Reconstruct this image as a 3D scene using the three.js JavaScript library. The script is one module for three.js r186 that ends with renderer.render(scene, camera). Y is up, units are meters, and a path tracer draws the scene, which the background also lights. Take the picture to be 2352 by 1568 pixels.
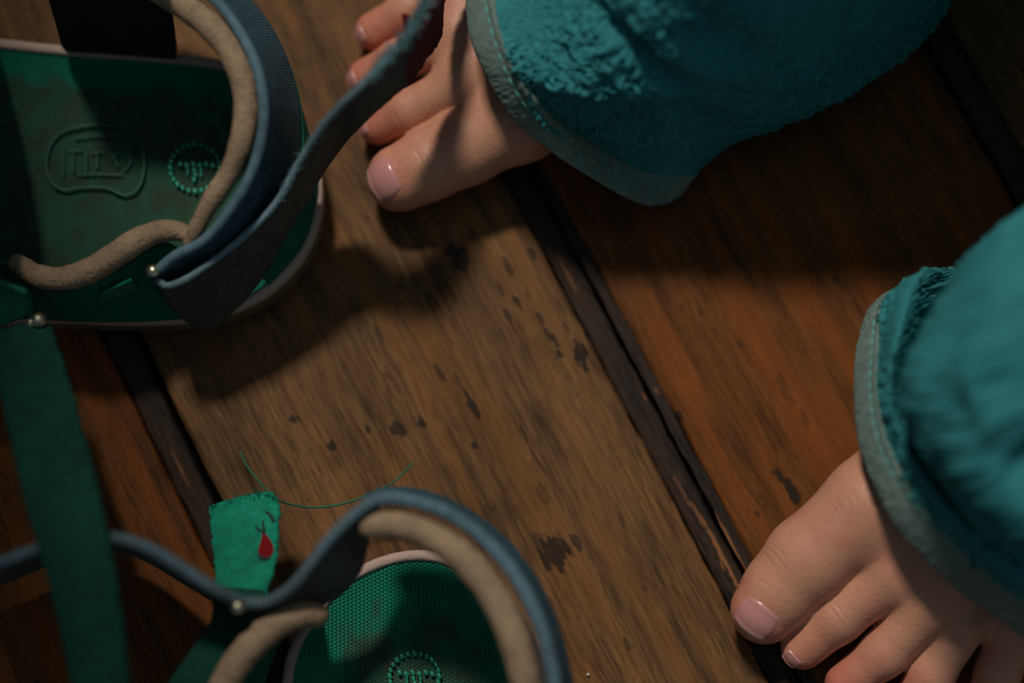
import * as THREE from 'three';
import { mergeGeometries, mergeVertices } from 'three/addons/utils/BufferGeometryUtils.js';
import { RectAreaLightUniformsLib } from 'three/addons/lights/RectAreaLightUniformsLib.js';

// ------------------------------------------------------------------ camera, light, exposure
const V = (x, y, z) => new THREE.Vector3(x, y, z);
const DIST = 0.43, PITCH = THREE.MathUtils.degToRad(10), HALF = 0.0784 / DIST;
const scene = new THREE.Scene();
const camera = new THREE.PerspectiveCamera(2 * Math.atan(HALF) * 180 / Math.PI, 2352 / 1568, 0.02, 20);
camera.position.set(0, DIST * Math.cos(PITCH), DIST * Math.sin(PITCH));
camera.up.set(0, 0, -1);
camera.lookAt(0, 0, 0);
camera.focus = DIST - 0.018;
camera.userData.fStop = 3.2;
const renderer = new THREE.WebGLRenderer({ antialias: true });
renderer.toneMapping = THREE.LinearToneMapping;
renderer.toneMappingExposure = 1.62;
renderer.shadowMap.enabled = true;
RectAreaLightUniformsLib.init();
scene.background = new THREE.Color(0.55, 0.62, 0.7);      // plain overcast sky outside the window

const PLANK_TURN = THREE.MathUtils.degToRad(63);           // run of the floorboards
const along = V(Math.cos(PLANK_TURN), 0, Math.sin(PLANK_TURN)), across = V(-Math.sin(PLANK_TURN), 0, Math.cos(PLANK_TURN));
const room = (s, y, n) => along.clone().multiplyScalar(s).addScaledVector(across, n).setY(y);
const WIN = { s: -1.25, n: -0.21, y: 1.80, w: 0.28, h: 0.30 };
const windowLight = new THREE.RectAreaLight(new THREE.Color(1.0, 0.92, 0.80), 112, WIN.w, WIN.h);
windowLight.position.copy(room(WIN.s + 0.03, WIN.y, WIN.n));
windowLight.lookAt(room(WIN.s + 2, WIN.y, WIN.n));
windowLight.name = 'window_daylight';
scene.add(windowLight);

// ------------------------------------------------------------------ helpers
const mm = 0.001;
const camR = V(1, 0, 0), camF = camera.position.clone().multiplyScalar(-1 / DIST), camU = camR.clone().cross(camF);
// the point of the place whose height above the floor is h (mm) and that stands at this spot of the 2352 x 1568 frame
function at(px, py, h = 0) {
  const d = camF.clone().addScaledVector(camR, (px - 1176) / 784 * HALF).addScaledVector(camU, (784 - py) / 784 * HALF);
  return camera.position.clone().addScaledVector(d, (h * mm - camera.position.y) / d.y);
}
// the reverse: the spot of the frame where a point of the place (mm) is seen
const spot = (q) => { const r = q.clone().multiplyScalar(0.001).sub(camera.position), z = r.dot(camF); return [1176 + r.dot(camR) / z / HALF * 784, 784 - r.dot(camU) / z / HALF * 784]; };
const pts = (list) => list.map((p) => at(...p));
function rng(seed) { return () => { seed = (seed + 0x6d2b79f5) | 0; let t = Math.imul(seed ^ (seed >>> 15), 1 | seed); t = (t + Math.imul(t ^ (t >>> 7), 61 | t)) ^ t; return ((t ^ (t >>> 14)) >>> 0) / 4294967296; }; }
function hash(x, y, z) { let h = Math.imul(x, 374761393) ^ Math.imul(y, 668265263) ^ Math.imul(z, 2147483647 - 1640531535); h = Math.imul(h ^ (h >>> 13), 1274126177); return ((h ^ (h >>> 16)) >>> 0) / 4294967296; }
const sm = (t) => t * t * (3 - 2 * t);
function noise(x, y, z = 0) {
  const X = Math.floor(x), Y = Math.floor(y), Z = Math.floor(z), u = sm(x - X), v = sm(y - Y), w = sm(z - Z);
  const L = (a, b, t) => a + (b - a) * t;
  return L(L(L(hash(X, Y, Z), hash(X + 1, Y, Z), u), L(hash(X, Y + 1, Z), hash(X + 1, Y + 1, Z), u), v),
    L(L(hash(X, Y, Z + 1), hash(X + 1, Y, Z + 1), u), L(hash(X, Y + 1, Z + 1), hash(X + 1, Y + 1, Z + 1), u), v), w);
}
function noise2(x, y, s) {
  const X = Math.floor(x), Y = Math.floor(y), u = sm(x - X), v = sm(y - Y);
  const a = hash(X, Y, s), b = hash(X + 1, Y, s), c = hash(X, Y + 1, s), d = hash(X + 1, Y + 1, s);
  return a + (b - a) * u + (c - a) * v + (a - b - c + d) * u * v;
}
const clamp = (x, a = 0, b = 1) => Math.min(b, Math.max(a, x));
const step = (a, b, x) => sm(clamp((x - a) / (b - a)));
const col = (r, g, b) => new THREE.Color().setRGB(r, g, b);
function std(o) { return new THREE.MeshPhysicalMaterial(o); }

const used = {};
function numbered(name) { const k = used[name] = (used[name] ?? -1) + 1; return k ? name + '_' + String(k).padStart(3, '0') : name; }
function tag(o, label, category, group, kind) {
  if (label) o.userData.label = label;
  if (category) o.userData.category = category;
  if (group) o.userData.group = group;
  if (kind) o.userData.kind = kind;
  return o;
}
function thing(name, base, label, category, group) { const g = new THREE.Group(); g.name = numbered(name); g.position.copy(base); scene.add(g); return tag(g, label, category, group); }
const worldOf = (o) => { const p = V(0, 0, 0); for (; o && o !== scene; o = o.parent) p.add(o.position); return p; };
// geometry is given in the place's own coordinates and moved under its parent
function part(parent, name, geo, mat) {
  const m = new THREE.Mesh(geo, mat); m.name = name;
  const w = worldOf(parent); geo.translate(-w.x, -w.y, -w.z);
  parent.add(m); return m;
}
function dataTexture(w, h, fill, srgb, repeat) {
  const a = new Uint8Array(w * h * 4);
  for (let y = 0; y < h; y++) for (let x = 0; x < w; x++) { const c = fill(x, y), i = (y * w + x) * 4; a[i] = c[0]; a[i + 1] = c[1]; a[i + 2] = c[2]; a[i + 3] = 255; }
  const t = new THREE.DataTexture(a, w, h, THREE.RGBAFormat);
  t.magFilter = THREE.LinearFilter; t.minFilter = THREE.LinearFilter; t.wrapS = t.wrapT = THREE.RepeatWrapping;
  if (srgb) t.colorSpace = THREE.SRGBColorSpace;
  if (repeat) t.repeat.set(repeat[0], repeat[1]);
  t.needsUpdate = true; return t;
}
// a grid of points as a surface; closeU joins the last column with the first
function gridGeo(rows, closeU, uvAt) {
  const R = rows.length, C = rows[0].length, pos = [], uv = [], idx = [];
  for (let r = 0; r < R; r++) for (let c = 0; c < C + (closeU ? 1 : 0); c++) { const p = rows[r][c % C]; pos.push(p.x, p.y, p.z); const q = uvAt ? uvAt(r, c) : [c / C, r / R]; uv.push(q[0], q[1]); }
  const W = C + (closeU ? 1 : 0);
  for (let r = 0; r < R - 1; r++) for (let c = 0; c < W - 1; c++) { const a = r * W + c, b = a + 1, d = a + W, e = d + 1; idx.push(a, d, b, b, d, e); }
  const g = new THREE.BufferGeometry();
  g.setAttribute('position', new THREE.Float32BufferAttribute(pos, 3)); g.setAttribute('uv', new THREE.Float32BufferAttribute(uv, 2)); g.setIndex(idx);
  g.computeVertexNormals();
  if (closeU) { const n = g.attributes.normal; for (let r = 0; r < R; r++) { const a = r * W, b = a + W - 1, x = n.getX(a) + n.getX(b), y = n.getY(a) + n.getY(b), z = n.getZ(a) + n.getZ(b), l = Math.hypot(x, y, z) || 1; for (const i of [a, b]) n.setXYZ(i, x / l, y / l, z / l); } }
  return g;
}
const smooth = (list, n) => new THREE.CatmullRomCurve3(list, false, 'centripetal').getSpacedPoints(n);
// a band of cloth or leather between an upper and a lower edge, with thickness t (mm) and rounded edges
function ribbon(top, bot, t, { n = 90, k = 12, bulge = 0, wob = 0, seed = 1 } = {}) {
  const A = new THREE.CatmullRomCurve3(pts(top), false, 'centripetal').getPoints(n), B = new THREE.CatmullRomCurve3(pts(bot), false, 'centripetal').getPoints(n), rows = [];
  let len = 0; const lens = [];
  for (let i = 0; i <= n; i++) {
    const a = A[i].clone(), b = B[i].clone(), w = b.clone().sub(a), wl = w.length(); w.normalize();
    const T = A[Math.min(n, i + 1)].clone().sub(A[Math.max(0, i - 1)]).add(B[Math.min(n, i + 1)]).sub(B[Math.max(0, i - 1)]).normalize();
    const N = T.clone().cross(w).normalize();
    if (i) len += A[i].distanceTo(A[i - 1]); lens.push([len, wl]);
    if (wob) { a.addScaledVector(w, (noise2(i * 0.9, seed, 5) - 0.5) * wob * mm); b.addScaledVector(w, (noise2(i * 0.8, seed, 9) - 0.5) * wob * mm); }
    const row = [], h = t * mm / 2, r = Math.min(h, wl / 2);
    const P = (f, o) => a.clone().addScaledVector(w, f).addScaledVector(N, o + bulge * mm * Math.sin(Math.PI * clamp(f / wl)));
    for (let j = 0; j <= k; j++) row.push(P(r + (wl - 2 * r) * j / k, h));
    for (let j = 1; j < 6; j++) { const q = Math.PI * j / 6; row.push(P(wl - r + r * Math.sin(q), h * Math.cos(q))); }
    for (let j = k; j >= 0; j--) row.push(P(r + (wl - 2 * r) * j / k, -h));
    for (let j = 1; j < 6; j++) { const q = Math.PI * j / 6; row.push(P(r - r * Math.sin(q), -h * Math.cos(q))); }
    rows.push(row);
  }
  const cap = (row, T) => { const c = row.reduce((s, p) => s.add(p), V(0, 0, 0)).divideScalar(row.length); return [row.map((p) => p.clone().lerp(c, 0.999)), row.map((p) => p.clone().lerp(c, 0.1).addScaledVector(T, t * mm * 0.25))]; };
  const t0 = A[0].clone().sub(A[1]).normalize(), t1 = A[n].clone().sub(A[n - 1]).normalize(), [c0, d0] = cap(rows[0], t0), [c1, d1] = cap(rows[n], t1);
  rows.unshift(c0, d0); rows.push(d1, c1); lens.unshift(lens[0], lens[0]); lens.push(lens[n + 2], lens[n + 2]);
  const C = rows[0].length;
  return gridGeo(rows, true, (r, c) => [lens[r][0], lens[r][1] * 2 * c / C]);
}
// a padded roll along a line; radii in mm along it, squash flattens it across its second axis
function roll(list, radii, { n = 90, k = 18, squash = 1, lump = 0, caps = true } = {}) {
  const P = smooth(list.map((p) => (p.isVector3 ? p : at(...p))), n), rows = [], rad = (u) => { const f = u * (radii.length - 1), i = Math.min(radii.length - 2, Math.floor(f)); return THREE.MathUtils.lerp(radii[i], radii[i + 1], sm(f - i)) * mm; };
  let len = 0; const L = [];
  const ring = (p, T, r) => { const s = T.clone().cross(V(0, 1, 0)).normalize(), u = s.clone().cross(T).normalize(), o = []; for (let j = 0; j < k; j++) { const a = j / k * 2 * Math.PI; o.push(p.clone().addScaledVector(s, Math.cos(a) * r).addScaledVector(u, Math.sin(a) * r * squash)); } return o; };
  for (let i = 0; i <= n; i++) {
    const T = P[Math.min(n, i + 1)].clone().sub(P[Math.max(0, i - 1)]).normalize(), r = rad(i / n) * (1 + lump * (noise2(i * 0.35, 3, 7) - 0.5));
    if (i) len += P[i].distanceTo(P[i - 1]);
    if (!i && caps) for (const q of [0.02, 0.35, 0.7]) { rows.push(ring(P[0].clone().addScaledVector(T, -r * Math.cos(q * 1.57)), T, r * Math.sin(q * 1.57))); L.push(0); }
    rows.push(ring(P[i], T, r)); L.push(len);
    if (i === n && caps) for (const q of [0.7, 0.35, 0.02]) { rows.push(ring(P[n].clone().addScaledVector(T, r * Math.cos(q * 1.57)), T, r * Math.sin(q * 1.57))); L.push(len); }
  }
  return gridGeo(rows, true, (r, c) => [L[r], c / k * 2 * Math.PI * radii[0] * mm]);
}
function box(w, h, d, m) { const g = new THREE.BoxGeometry(w, h, d); if (m) g.applyMatrix4(m); return g; }

// ------------------------------------------------------------------ the room: walls, ceiling, window
const plaster = std({ color: col(0.115, 0.165, 0.21), roughness: 0.95, side: THREE.DoubleSide });
const turned = (s, y, n) => new THREE.Matrix4().makeTranslation(...room(s, y, n).toArray()).multiply(new THREE.Matrix4().makeRotationY(-PLANK_TURN));
function structure(name, geo, mat, parent = scene) { const m = new THREE.Mesh(geo, mat); m.name = name; if (parent === scene) m.userData.kind = 'structure'; parent.add(m); return m; }
const S0 = WIN.s, S1 = 1.5, N0 = -1.4, N1 = 1.4, HIGH = 2.4, TH = 0.12;
const longS = S1 - S0 + 2 * TH, midS = (S0 + S1) / 2, longN = N1 - N0, midN = 0;
structure('wall_right', box(longS, HIGH, TH, turned(midS, HIGH / 2, N0 - TH / 2)), plaster);
structure('wall_left', box(longS, HIGH, TH, turned(midS, HIGH / 2, N1 + TH / 2)), plaster);
structure('wall_front', box(TH, HIGH, longN, turned(S1 + TH / 2, HIGH / 2, midN)), plaster);
structure('ceiling', box(longS, TH, longN + 2 * TH, turned(midS, HIGH + TH / 2, midN)), plaster);
{
  const { n, y, w, h } = WIN, y0 = y - h / 2, y1 = y + h / 2, a = n - w / 2, b = n + w / 2, s = S0 - TH / 2;
  structure('wall_back', mergeGeometries([
    box(TH, y0, longN, turned(s, y0 / 2, midN)), box(TH, HIGH - y1, longN, turned(s, (HIGH + y1) / 2, midN)),
    box(TH, h, a - N0, turned(s, y, (a + N0) / 2)), box(TH, h, N1 - b, turned(s, y, (b + N1) / 2))]), plaster);
  const win = new THREE.Group(); win.name = 'window_1'; win.userData.kind = 'structure'; scene.add(win);
  const paint = std({ color: col(0.5, 0.5, 0.48), roughness: 0.6 });
  const f = 0.03;
  part(win, 'window_frame', mergeGeometries([box(0.05, f, w, turned(s, y0 + f / 2, n)), box(0.05, f, w, turned(s, y1 - f / 2, n)), box(0.05, h, f, turned(s, y, a + f / 2)), box(0.05, h, f, turned(s, y, b - f / 2))]), paint);
  part(win, 'glass_pane', box(0.004, h - 2 * f, w - 2 * f, turned(s, y, n)), std({ color: col(1, 1, 1), transmission: 1, thickness: 0, roughness: 0 }));
}

// ------------------------------------------------------------------ the floor
// wood, s mm along the board and t mm across it; stains are worn and dirty places: [s, t, half length, half width, strength]
function woodTextures(seed, dark, light, warm, stains, coarse, stainCol = [0.022, 0.014, 0.0105]) {
  const W = 2048, H = 1024, map = new Uint8Array(W * H * 4), bump = new Uint8Array(W * H * 4);
  const lim = stains.map(([s, t, a, b, k]) => ({ s, t, a, b, k, r: Math.max(a, b) * 1.6 }));
  for (let y = 0; y < H; y++) for (let x = 0; x < W; x++) {
    const s = x / 8, t = y / 10 + 1.6 * noise2(s / 38, y / 260, seed) + 0.5 * noise2(s / 9, y / 60, seed + 1);
    const wide = noise2(s / 70, t / 6.5, seed + 2), mid = noise2(s / 26, t / 1.7, seed + 3), thin = noise2(s / 7, t / 0.5, seed + 4), hair = noise2(s / 3.2, t / 0.26, seed + 5), patch = noise2(s / 17, t / 11, seed + 6), blot = noise2(s / 6, t / 4.5, seed + 8);
    let pore = step(0.66, 0.86, noise2(s / 4.2, t / 0.34, seed + 7)) * step(0.25, 0.7, noise2(s / 19, t / 7, seed + 9));
    const speck = step(0.84, 0.93, noise2(s / 1.6, t / 0.9, seed + 11)) * step(0.45, 0.8, noise2(s / 13, t / 9, seed + 12));
    pore = Math.max(pore, speck * 0.9);
    let v = 0.5 + (wide - 0.5) * 0.4 + (mid - 0.5) * 0.34 * coarse + (thin - 0.5) * 0.55 + (hair - 0.5) * 0.45 + (patch - 0.5) * 0.28 + (blot - 0.5) * 0.16;
    const w = clamp((noise2(s / 30, t / 3.2, seed + 10) - 0.45) * 2.2);
    v = clamp(v, 0, 1.15) * (1 - 0.55 * pore);
    let st = 0;
    for (const q of lim) {
      const ds = s - q.s, dt = y / 10 - q.t;
      if (Math.abs(ds) > q.r || Math.abs(dt) > q.r) continue;
      const e = Math.hypot(ds / q.a, dt / q.b) + (noise2(s / 1.3, y / 7, seed + 20) - 0.5) * 0.75 + (noise2(s / 3.5, y / 5, seed + 21) - 0.5) * 0.5;
      st = Math.max(st, q.k * (1 - step(0.75, 1.05, e)));
    }
    const i = (y * W + x) * 4;
    for (let c = 0; c < 3; c++) {
      let L = dark[c] + (light[c] - dark[c]) * v; L += (warm[c] - L) * w * 0.45;
      L = L * (1 - st) + st * stainCol[c];
      map[i + c] = 255 * Math.pow(clamp(L), 1 / 2.2);
      bump[i + c] = 255 * clamp(0.55 + (thin - 0.5) * 0.3 + (hair - 0.5) * 0.25 + (mid - 0.5) * 0.2 - pore * 0.35 - st * 0.25);
    }
    map[i + 3] = bump[i + 3] = 255;
  }
  const make = (a, srgb) => { const q = new THREE.DataTexture(a, W, H, THREE.RGBAFormat); q.magFilter = q.minFilter = THREE.LinearFilter; q.wrapS = q.wrapT = THREE.MirroredRepeatWrapping; if (srgb) q.colorSpace = THREE.SRGBColorSpace; q.repeat.set(1 / 0.256, 1 / 0.1024); q.needsUpdate = true; return q; };
  return { map: make(map, true), bump: make(bump, false) };
}
// where a spot of the floor lies on the boards, in mm: [along, across]
const onFloor = (px, py) => { const p = at(px, py); return [p.dot(along) * 1000, p.dot(across) * 1000]; };
const S_OFF = 128, stainAt = (n0) => ([px, py, a, b, k]) => { const [s, n] = onFloor(px, py); return [s + S_OFF, n - n0, a, b, k]; };
// boards: across from the strip on the right of the frame to the left; [near edge, far edge] in mm
const BOARD = [[-212.5, -127.3], [-119, -25.4], [-16, 75.3], [83.6, 176]];
const stainsOak = [[1052, 590, 4.2, 2.3, 0.85], [1090, 545, 3, 1.1, 0.6], [1222, 578, 1.7, 0.6, 0.9], [1168, 612, 3, 0.7, 0.7], [1150, 665, 2, 0.7, 0.6], [1185, 690, 2.4, 0.8, 0.8], [1165, 720, 2, 0.6, 0.6], [1212, 675, 1, 0.8, 0.5], [1335, 815, 3.6, 1.6, 0.95],
  [1258, 765, 2, 0.5, 0.85], [1276, 782, 2.2, 0.6, 0.85], [1284, 812, 1.1, 0.8, 0.9], [1302, 752, 1.6, 0.4, 0.6], [1240, 730, 1.8, 0.6, 0.7], [1272, 1268, 4.4, 3.6, 0.9], [1322, 1243, 2.5, 1, 0.75], [1235, 1240, 2.2, 1.2, 0.5], [915, 985, 2.3, 1.9, 0.8], [968, 970, 1.1, 0.9, 0.85], [762, 1022, 1.3, 1.2, 0.9],
  [675, 960, 1.2, 1, 0.85], [845, 986, 0.9, 0.7, 0.8], [1092, 1020, 0.9, 0.7, 0.85], [1085, 930, 3.4, 0.8, 0.9], [988, 678, 0.9, 0.6, 0.8], [920, 660, 0.9, 0.8, 0.9], [925, 632, 1.2, 0.7, 0.6], [1005, 700, 1.2, 0.5, 0.5], [1300, 1050, 1.7, 0.3, 0.7], [1205, 1000, 2.6, 0.5, 0.5], [1250, 1135, 3, 1.4, 0.35], [1120, 1180, 3, 1.6, 0.4], [870, 760, 2, 0.6, 0.6], [1010, 855, 2.6, 0.7, 0.7], [1050, 870, 2, 0.5, 0.6], [1440, 1480, 2, 0.6, 0.6], [1480, 1350, 1.6, 0.5, 0.5]];
const stainsPine = [[1562, 954, 1, 0.9, 0.8], [1790, 1090, 2.4, 0.8, 0.85], [1822, 1130, 3.2, 1.2, 0.95], [1778, 1082, 1, 0.8, 0.7], [1922, 642, 0.9, 0.5, 0.7], [1700, 790, 1.1, 0.9, 0.4], [1800, 890, 4, 1.4, 0.35], [1610, 715, 1, 0.7, 0.5], [1850, 960, 2.5, 0.8, 0.4], [2087, 450, 0.6, 0.4, 0.5], [1740, 1180, 0.9, 0.6, 0.6]];
const oak = woodTextures(11, [0.062, 0.029, 0.011], [0.25, 0.122, 0.047], [0.29, 0.118, 0.032], stainsOak.map(stainAt(BOARD[2][0])), 0.8);
const pine = woodTextures(57, [0.068, 0.021, 0.005], [0.205, 0.070, 0.015], [0.33, 0.085, 0.010], stainsPine.map(stainAt(BOARD[1][0])), 1.2);
const boardMats = [oak, pine].map(({ map, bump }) => std({ map, bumpMap: bump, bumpScale: 0.00022, roughness: 0.55, specularIntensity: 0.18, side: THREE.DoubleSide }));
const floor = new THREE.Group(); floor.name = 'floor'; floor.userData.kind = 'structure'; scene.add(floor);
// a board: its long edges are rounded and a little worn; n0..n1 across, s0..s1 along, top at y (mm)
function boardGeo(n0, n1, s0, s1, top, seed, fine, under = 18) {
  const N = fine ? 220 : 2, rows = [], prof = [[0, -under], [0, -1.3], [0.25, -0.45], [0.9, -0.06], [2.2, 0]];
  const uvs = [];
  for (let i = 0; i <= N; i++) {
    const s = s0 + (s1 - s0) * i / N, j = fine ? [(noise2(s / 5, 1, seed) - 0.5) * 0.5 + (noise2(s / 1.6, 2, seed) - 0.5) * 0.22, (noise2(s / 6, 3, seed) - 0.5) * 0.45 + (noise2(s / 1.7, 4, seed) - 0.5) * 0.2] : [0, 0];
    const line = [...prof.map(([a, y]) => [n0 + a + j[0], y]), ...[...prof].reverse().map(([a, y]) => [n1 - a + j[1], y])];
    rows.push(line.map(([n, y]) => room(s * mm, (top + y) * mm, n * mm))); uvs.push(line.map(([n]) => [(s + S_OFF) * mm, (n - n0) * mm]));
  }
  for (const r of [rows[0], rows[N]]) r.push();
  return gridGeo(rows, false, (r, c) => uvs[r][c]);
}
const grime = woodTextures(91, [0.013, 0.009, 0.0075], [0.050, 0.032, 0.024], [0.075, 0.036, 0.018], [[1660, 1276, 8.5, 0.55, 0.9], [1610, 1190, 4, 0.4, 0.6], [1300, 620, 6, 0.35, 0.45], [1480, 905, 1.2, 0.3, 0.5], [1570, 1130, 5, 0.4, 0.4], [1660, 1300, 1.6, 0.3, 0.9]].map(stainAt(-22.2)), 1, [0.30, 0.125, 0.05]);
const stripMat = std({ map: grime.map, bumpMap: grime.bump, bumpScale: 0.0004, roughness: 0.55, specularIntensity: 0.2, side: THREE.DoubleSide });
const wornMat = std({ color: col(0.20, 0.085, 0.035), roughness: 0.35, bumpMap: grime.bump, bumpScale: 0.0004, side: THREE.DoubleSide });
const FAR0 = S0 * 1000, FAR1 = S1 * 1000;
const plank = (n0, n1, i, fine) => { const m = new THREE.Mesh(boardGeo(n0, n1, FAR0, FAR1, 0, 7 + i, false), boardMats[i % 2]); m.name = 'plank'; floor.add(m); if (fine) { m.geometry.dispose(); m.geometry = mergeGeometries([boardGeo(n0, n1, FAR0, -140, 0, 7 + i, false), boardGeo(n0, n1, -140, 150, 0, 7 + i, true), boardGeo(n0, n1, 150, FAR1, 0, 7 + i, false)]); } return m; };
const strip = (name, n0, n1, top, seed, fine, mat = stripMat) => { const m = new THREE.Mesh(fine ? mergeGeometries([boardGeo(n0, n1, FAR0, -140, top, seed, false, 14), boardGeo(n0, n1, -140, 150, top, seed, true, 14), boardGeo(n0, n1, 150, FAR1, top, seed, false, 14)]) : boardGeo(n0, n1, FAR0, FAR1, top, seed, false, 14), mat); m.name = name; floor.add(m); return m; };
plank(...BOARD[0], 0, true); plank(...BOARD[1], 1, true); plank(...BOARD[2], 2, true); plank(...BOARD[3], 1, true);
// the strips in the joints, each with its open groove
strip('joint_strip', -22.2, -16.15, -1.0, 31, true); strip('joint_strip', -25.2, -23.3, -0.7, 32, true);
strip('joint_strip', -127.1, -120.4, -0.5, 33, true); strip('joint_strip', 77.0, 83.5, -1.2, 34, true);
for (let k = 0; ; k++) { const a = -222 - 100 * k; if (a - 92 < N0 * 1000) { plank(N0 * 1000, a, k + 1, false); break; } plank(a - 92, a, k + 1, false); strip('joint_strip', a - 99.5, a - 92.5, -1, 40, false); }
strip('joint_strip', -221.5, -213, -1, 41, false);
for (let k = 0; ; k++) { const a = 185 + 100 * k; if (a + 92 > N1 * 1000) { plank(a, N1 * 1000, k, false); break; } plank(a, a + 92, k, false); strip('joint_strip', a + 92.5, a + 99.5, -1, 42, false); }
strip('joint_strip', 176.5, 184.5, -1, 43, false);
const sub = new THREE.Mesh(box(longS, 0.03, longN + 2 * TH, turned(midS, -0.034, midN)), std({ color: col(0.02, 0.017, 0.014), roughness: 1 })); sub.name = 'subfloor'; floor.add(sub);
//@@BODY
// ------------------------------------------------------------------ the child: feet, legs and body as one surface
const smin = (a, b, k) => { const h = clamp(0.5 + 0.5 * (b - a) / k); return b + (a - b) * h - k * h * (1 - h); };
// distance to a tapered capsule; p, a, b in mm, flat < 1 squashes it in height
function capsule(p, a, b, ra, rb, flat = 1) {
  const bx = b.x - a.x, by = (b.y - a.y) / flat, bz = b.z - a.z, px = p.x - a.x, py = (p.y - a.y) / flat, pz = p.z - a.z;
  const t = clamp((px * bx + py * by + pz * bz) / (bx * bx + by * by + bz * bz || 1e-9)), x = px - bx * t, y = py - by * t, z = pz - bz * t;
  return Math.sqrt(x * x + y * y + z * z) - (ra + (rb - ra) * t);
}
// a smooth closed surface around f < 0 (naive surface nets), everything in mm; far(x, y, z) may tell early that a block is empty
function surface(f, lo, hi, cell) {
  const n = [0, 1, 2].map((i) => Math.ceil((hi[i] - lo[i]) / cell) + 1), [nx, ny, nz] = n, val = new Float32Array(nx * ny * nz).fill(1), p = V(0, 0, 0), B = 6;
  for (let bz = 0; bz < nz; bz += B) for (let by = 0; by < ny; by += B) for (let bx = 0; bx < nx; bx += B) {
    p.set(lo[0] + (bx + B / 2) * cell, lo[1] + (by + B / 2) * cell, lo[2] + (bz + B / 2) * cell);
    const far = f(p); if (Math.abs(far) > B * cell * 1.6) { if (far < 0) for (let z = bz; z < Math.min(nz, bz + B); z++) for (let y = by; y < Math.min(ny, by + B); y++) for (let x = bx; x < Math.min(nx, bx + B); x++) val[(z * ny + y) * nx + x] = -1; continue; }
    for (let z = bz; z < Math.min(nz, bz + B); z++) for (let y = by; y < Math.min(ny, by + B); y++) for (let x = bx; x < Math.min(nx, bx + B); x++) { p.set(lo[0] + x * cell, lo[1] + y * cell, lo[2] + z * cell); val[(z * ny + y) * nx + x] = f(p); }
  }
  const id = new Int32Array(nx * ny * nz).fill(-1), pos = [], idx = [], at3 = (x, y, z) => (z * ny + y) * nx + x;
  for (let z = 0; z < nz - 1; z++) for (let y = 0; y < ny - 1; y++) for (let x = 0; x < nx - 1; x++) {
    let cx = 0, cy = 0, cz = 0, c = 0, inside = 0;
    const v = []; for (let k = 0; k < 8; k++) { const q = val[at3(x + (k & 1), y + (k >> 1 & 1), z + (k >> 2))]; v.push(q); if (q < 0) inside++; }
    if (!inside || inside === 8) continue;
    for (let a = 0; a < 8; a++) for (const bit of [1, 2, 4]) { const b = a | bit; if (b === a || (v[a] < 0) === (v[b] < 0)) continue; const t = v[a] / (v[a] - v[b]); cx += (a & 1) + (bit === 1 ? t : 0); cy += (a >> 1 & 1) + (bit === 2 ? t : 0); cz += (a >> 2) + (bit === 4 ? t : 0); c++; }
    id[at3(x, y, z)] = pos.length / 3; pos.push(lo[0] + (x + cx / c) * cell, lo[1] + (y + cy / c) * cell, lo[2] + (z + cz / c) * cell);
  }
  for (let z = 1; z < nz - 1; z++) for (let y = 1; y < ny - 1; y++) for (let x = 1; x < nx - 1; x++) {
    const o = val[at3(x, y, z)] < 0;
    for (const [dx, dy, dz, q] of [[1, 0, 0, [[0, 0, 0], [0, -1, 0], [0, -1, -1], [0, 0, -1]]], [0, 1, 0, [[0, 0, 0], [0, 0, -1], [-1, 0, -1], [-1, 0, 0]]], [0, 0, 1, [[0, 0, 0], [-1, 0, 0], [-1, -1, 0], [0, -1, 0]]]]) {
      if (o === (val[at3(x + dx, y + dy, z + dz)] < 0)) continue;
      const w = q.map(([a, b, c]) => id[at3(x + a, y + b, z + c)]); if (w.some((i) => i < 0)) continue;
      if (!o) w.reverse();
      idx.push(w[0], w[1], w[2], w[0], w[2], w[3]);
    }
  }
  const nor = [], e = 0.15;
  for (let i = 0; i < pos.length; i += 3) {
    const g = (a, b, c) => f(p.set(pos[i] + a, pos[i + 1] + b, pos[i + 2] + c)), x = g(e, 0, 0) - g(-e, 0, 0), y = g(0, e, 0) - g(0, -e, 0), z = g(0, 0, e) - g(0, 0, -e), l = Math.hypot(x, y, z) || 1;
    nor.push(x / l, y / l, z / l);
  }
  const g = new THREE.BufferGeometry();
  g.setAttribute('position', new THREE.Float32BufferAttribute(pos.map((q) => q * mm), 3)); g.setAttribute('normal', new THREE.Float32BufferAttribute(nor, 3));
  g.setAttribute('uv', new THREE.Float32BufferAttribute(Array.from({ length: pos.length / 3 }, (_, i) => [pos[3 * i] * mm, pos[3 * i + 2] * mm]).flat(), 2)); g.setIndex(idx);
  return g;
}
const J = (px, py, h) => at(px, py, h).multiplyScalar(1000);
// toes: [frame x, y, height, radius] from the tip to the root; bones of the instep the same way
function makeFoot(toes, bones) {
  const T = toes.map((t) => t.map(([x, y, h, r]) => ({ p: J(x, y, h), r }))), Bn = bones.map((t) => t.map(([x, y, h, r]) => ({ p: J(x, y, h), r })));
  const f = (p) => {
    let d = 1e9, toe = 1e9;
    for (const b of Bn) for (let i = 0; i < b.length - 1; i++) d = smin(d, capsule(p, b[i].p, b[i + 1].p, b[i].r, b[i + 1].r), 7);
    for (const t of T) { let q = 1e9; for (let i = 0; i < t.length - 1; i++) q = smin(q, capsule(p, t[i].p, t[i + 1].p, t[i].r, t[i + 1].r), 2.2); toe = smin(toe, q, 0.9); }
    d = smin(d, toe, 3.2);
    return Math.max(d, -smin(p.y, 30, 1) * 1 + 0.05 < 0 ? d : -p.y + 0.05);
  };
  return { f, T };
}
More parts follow.
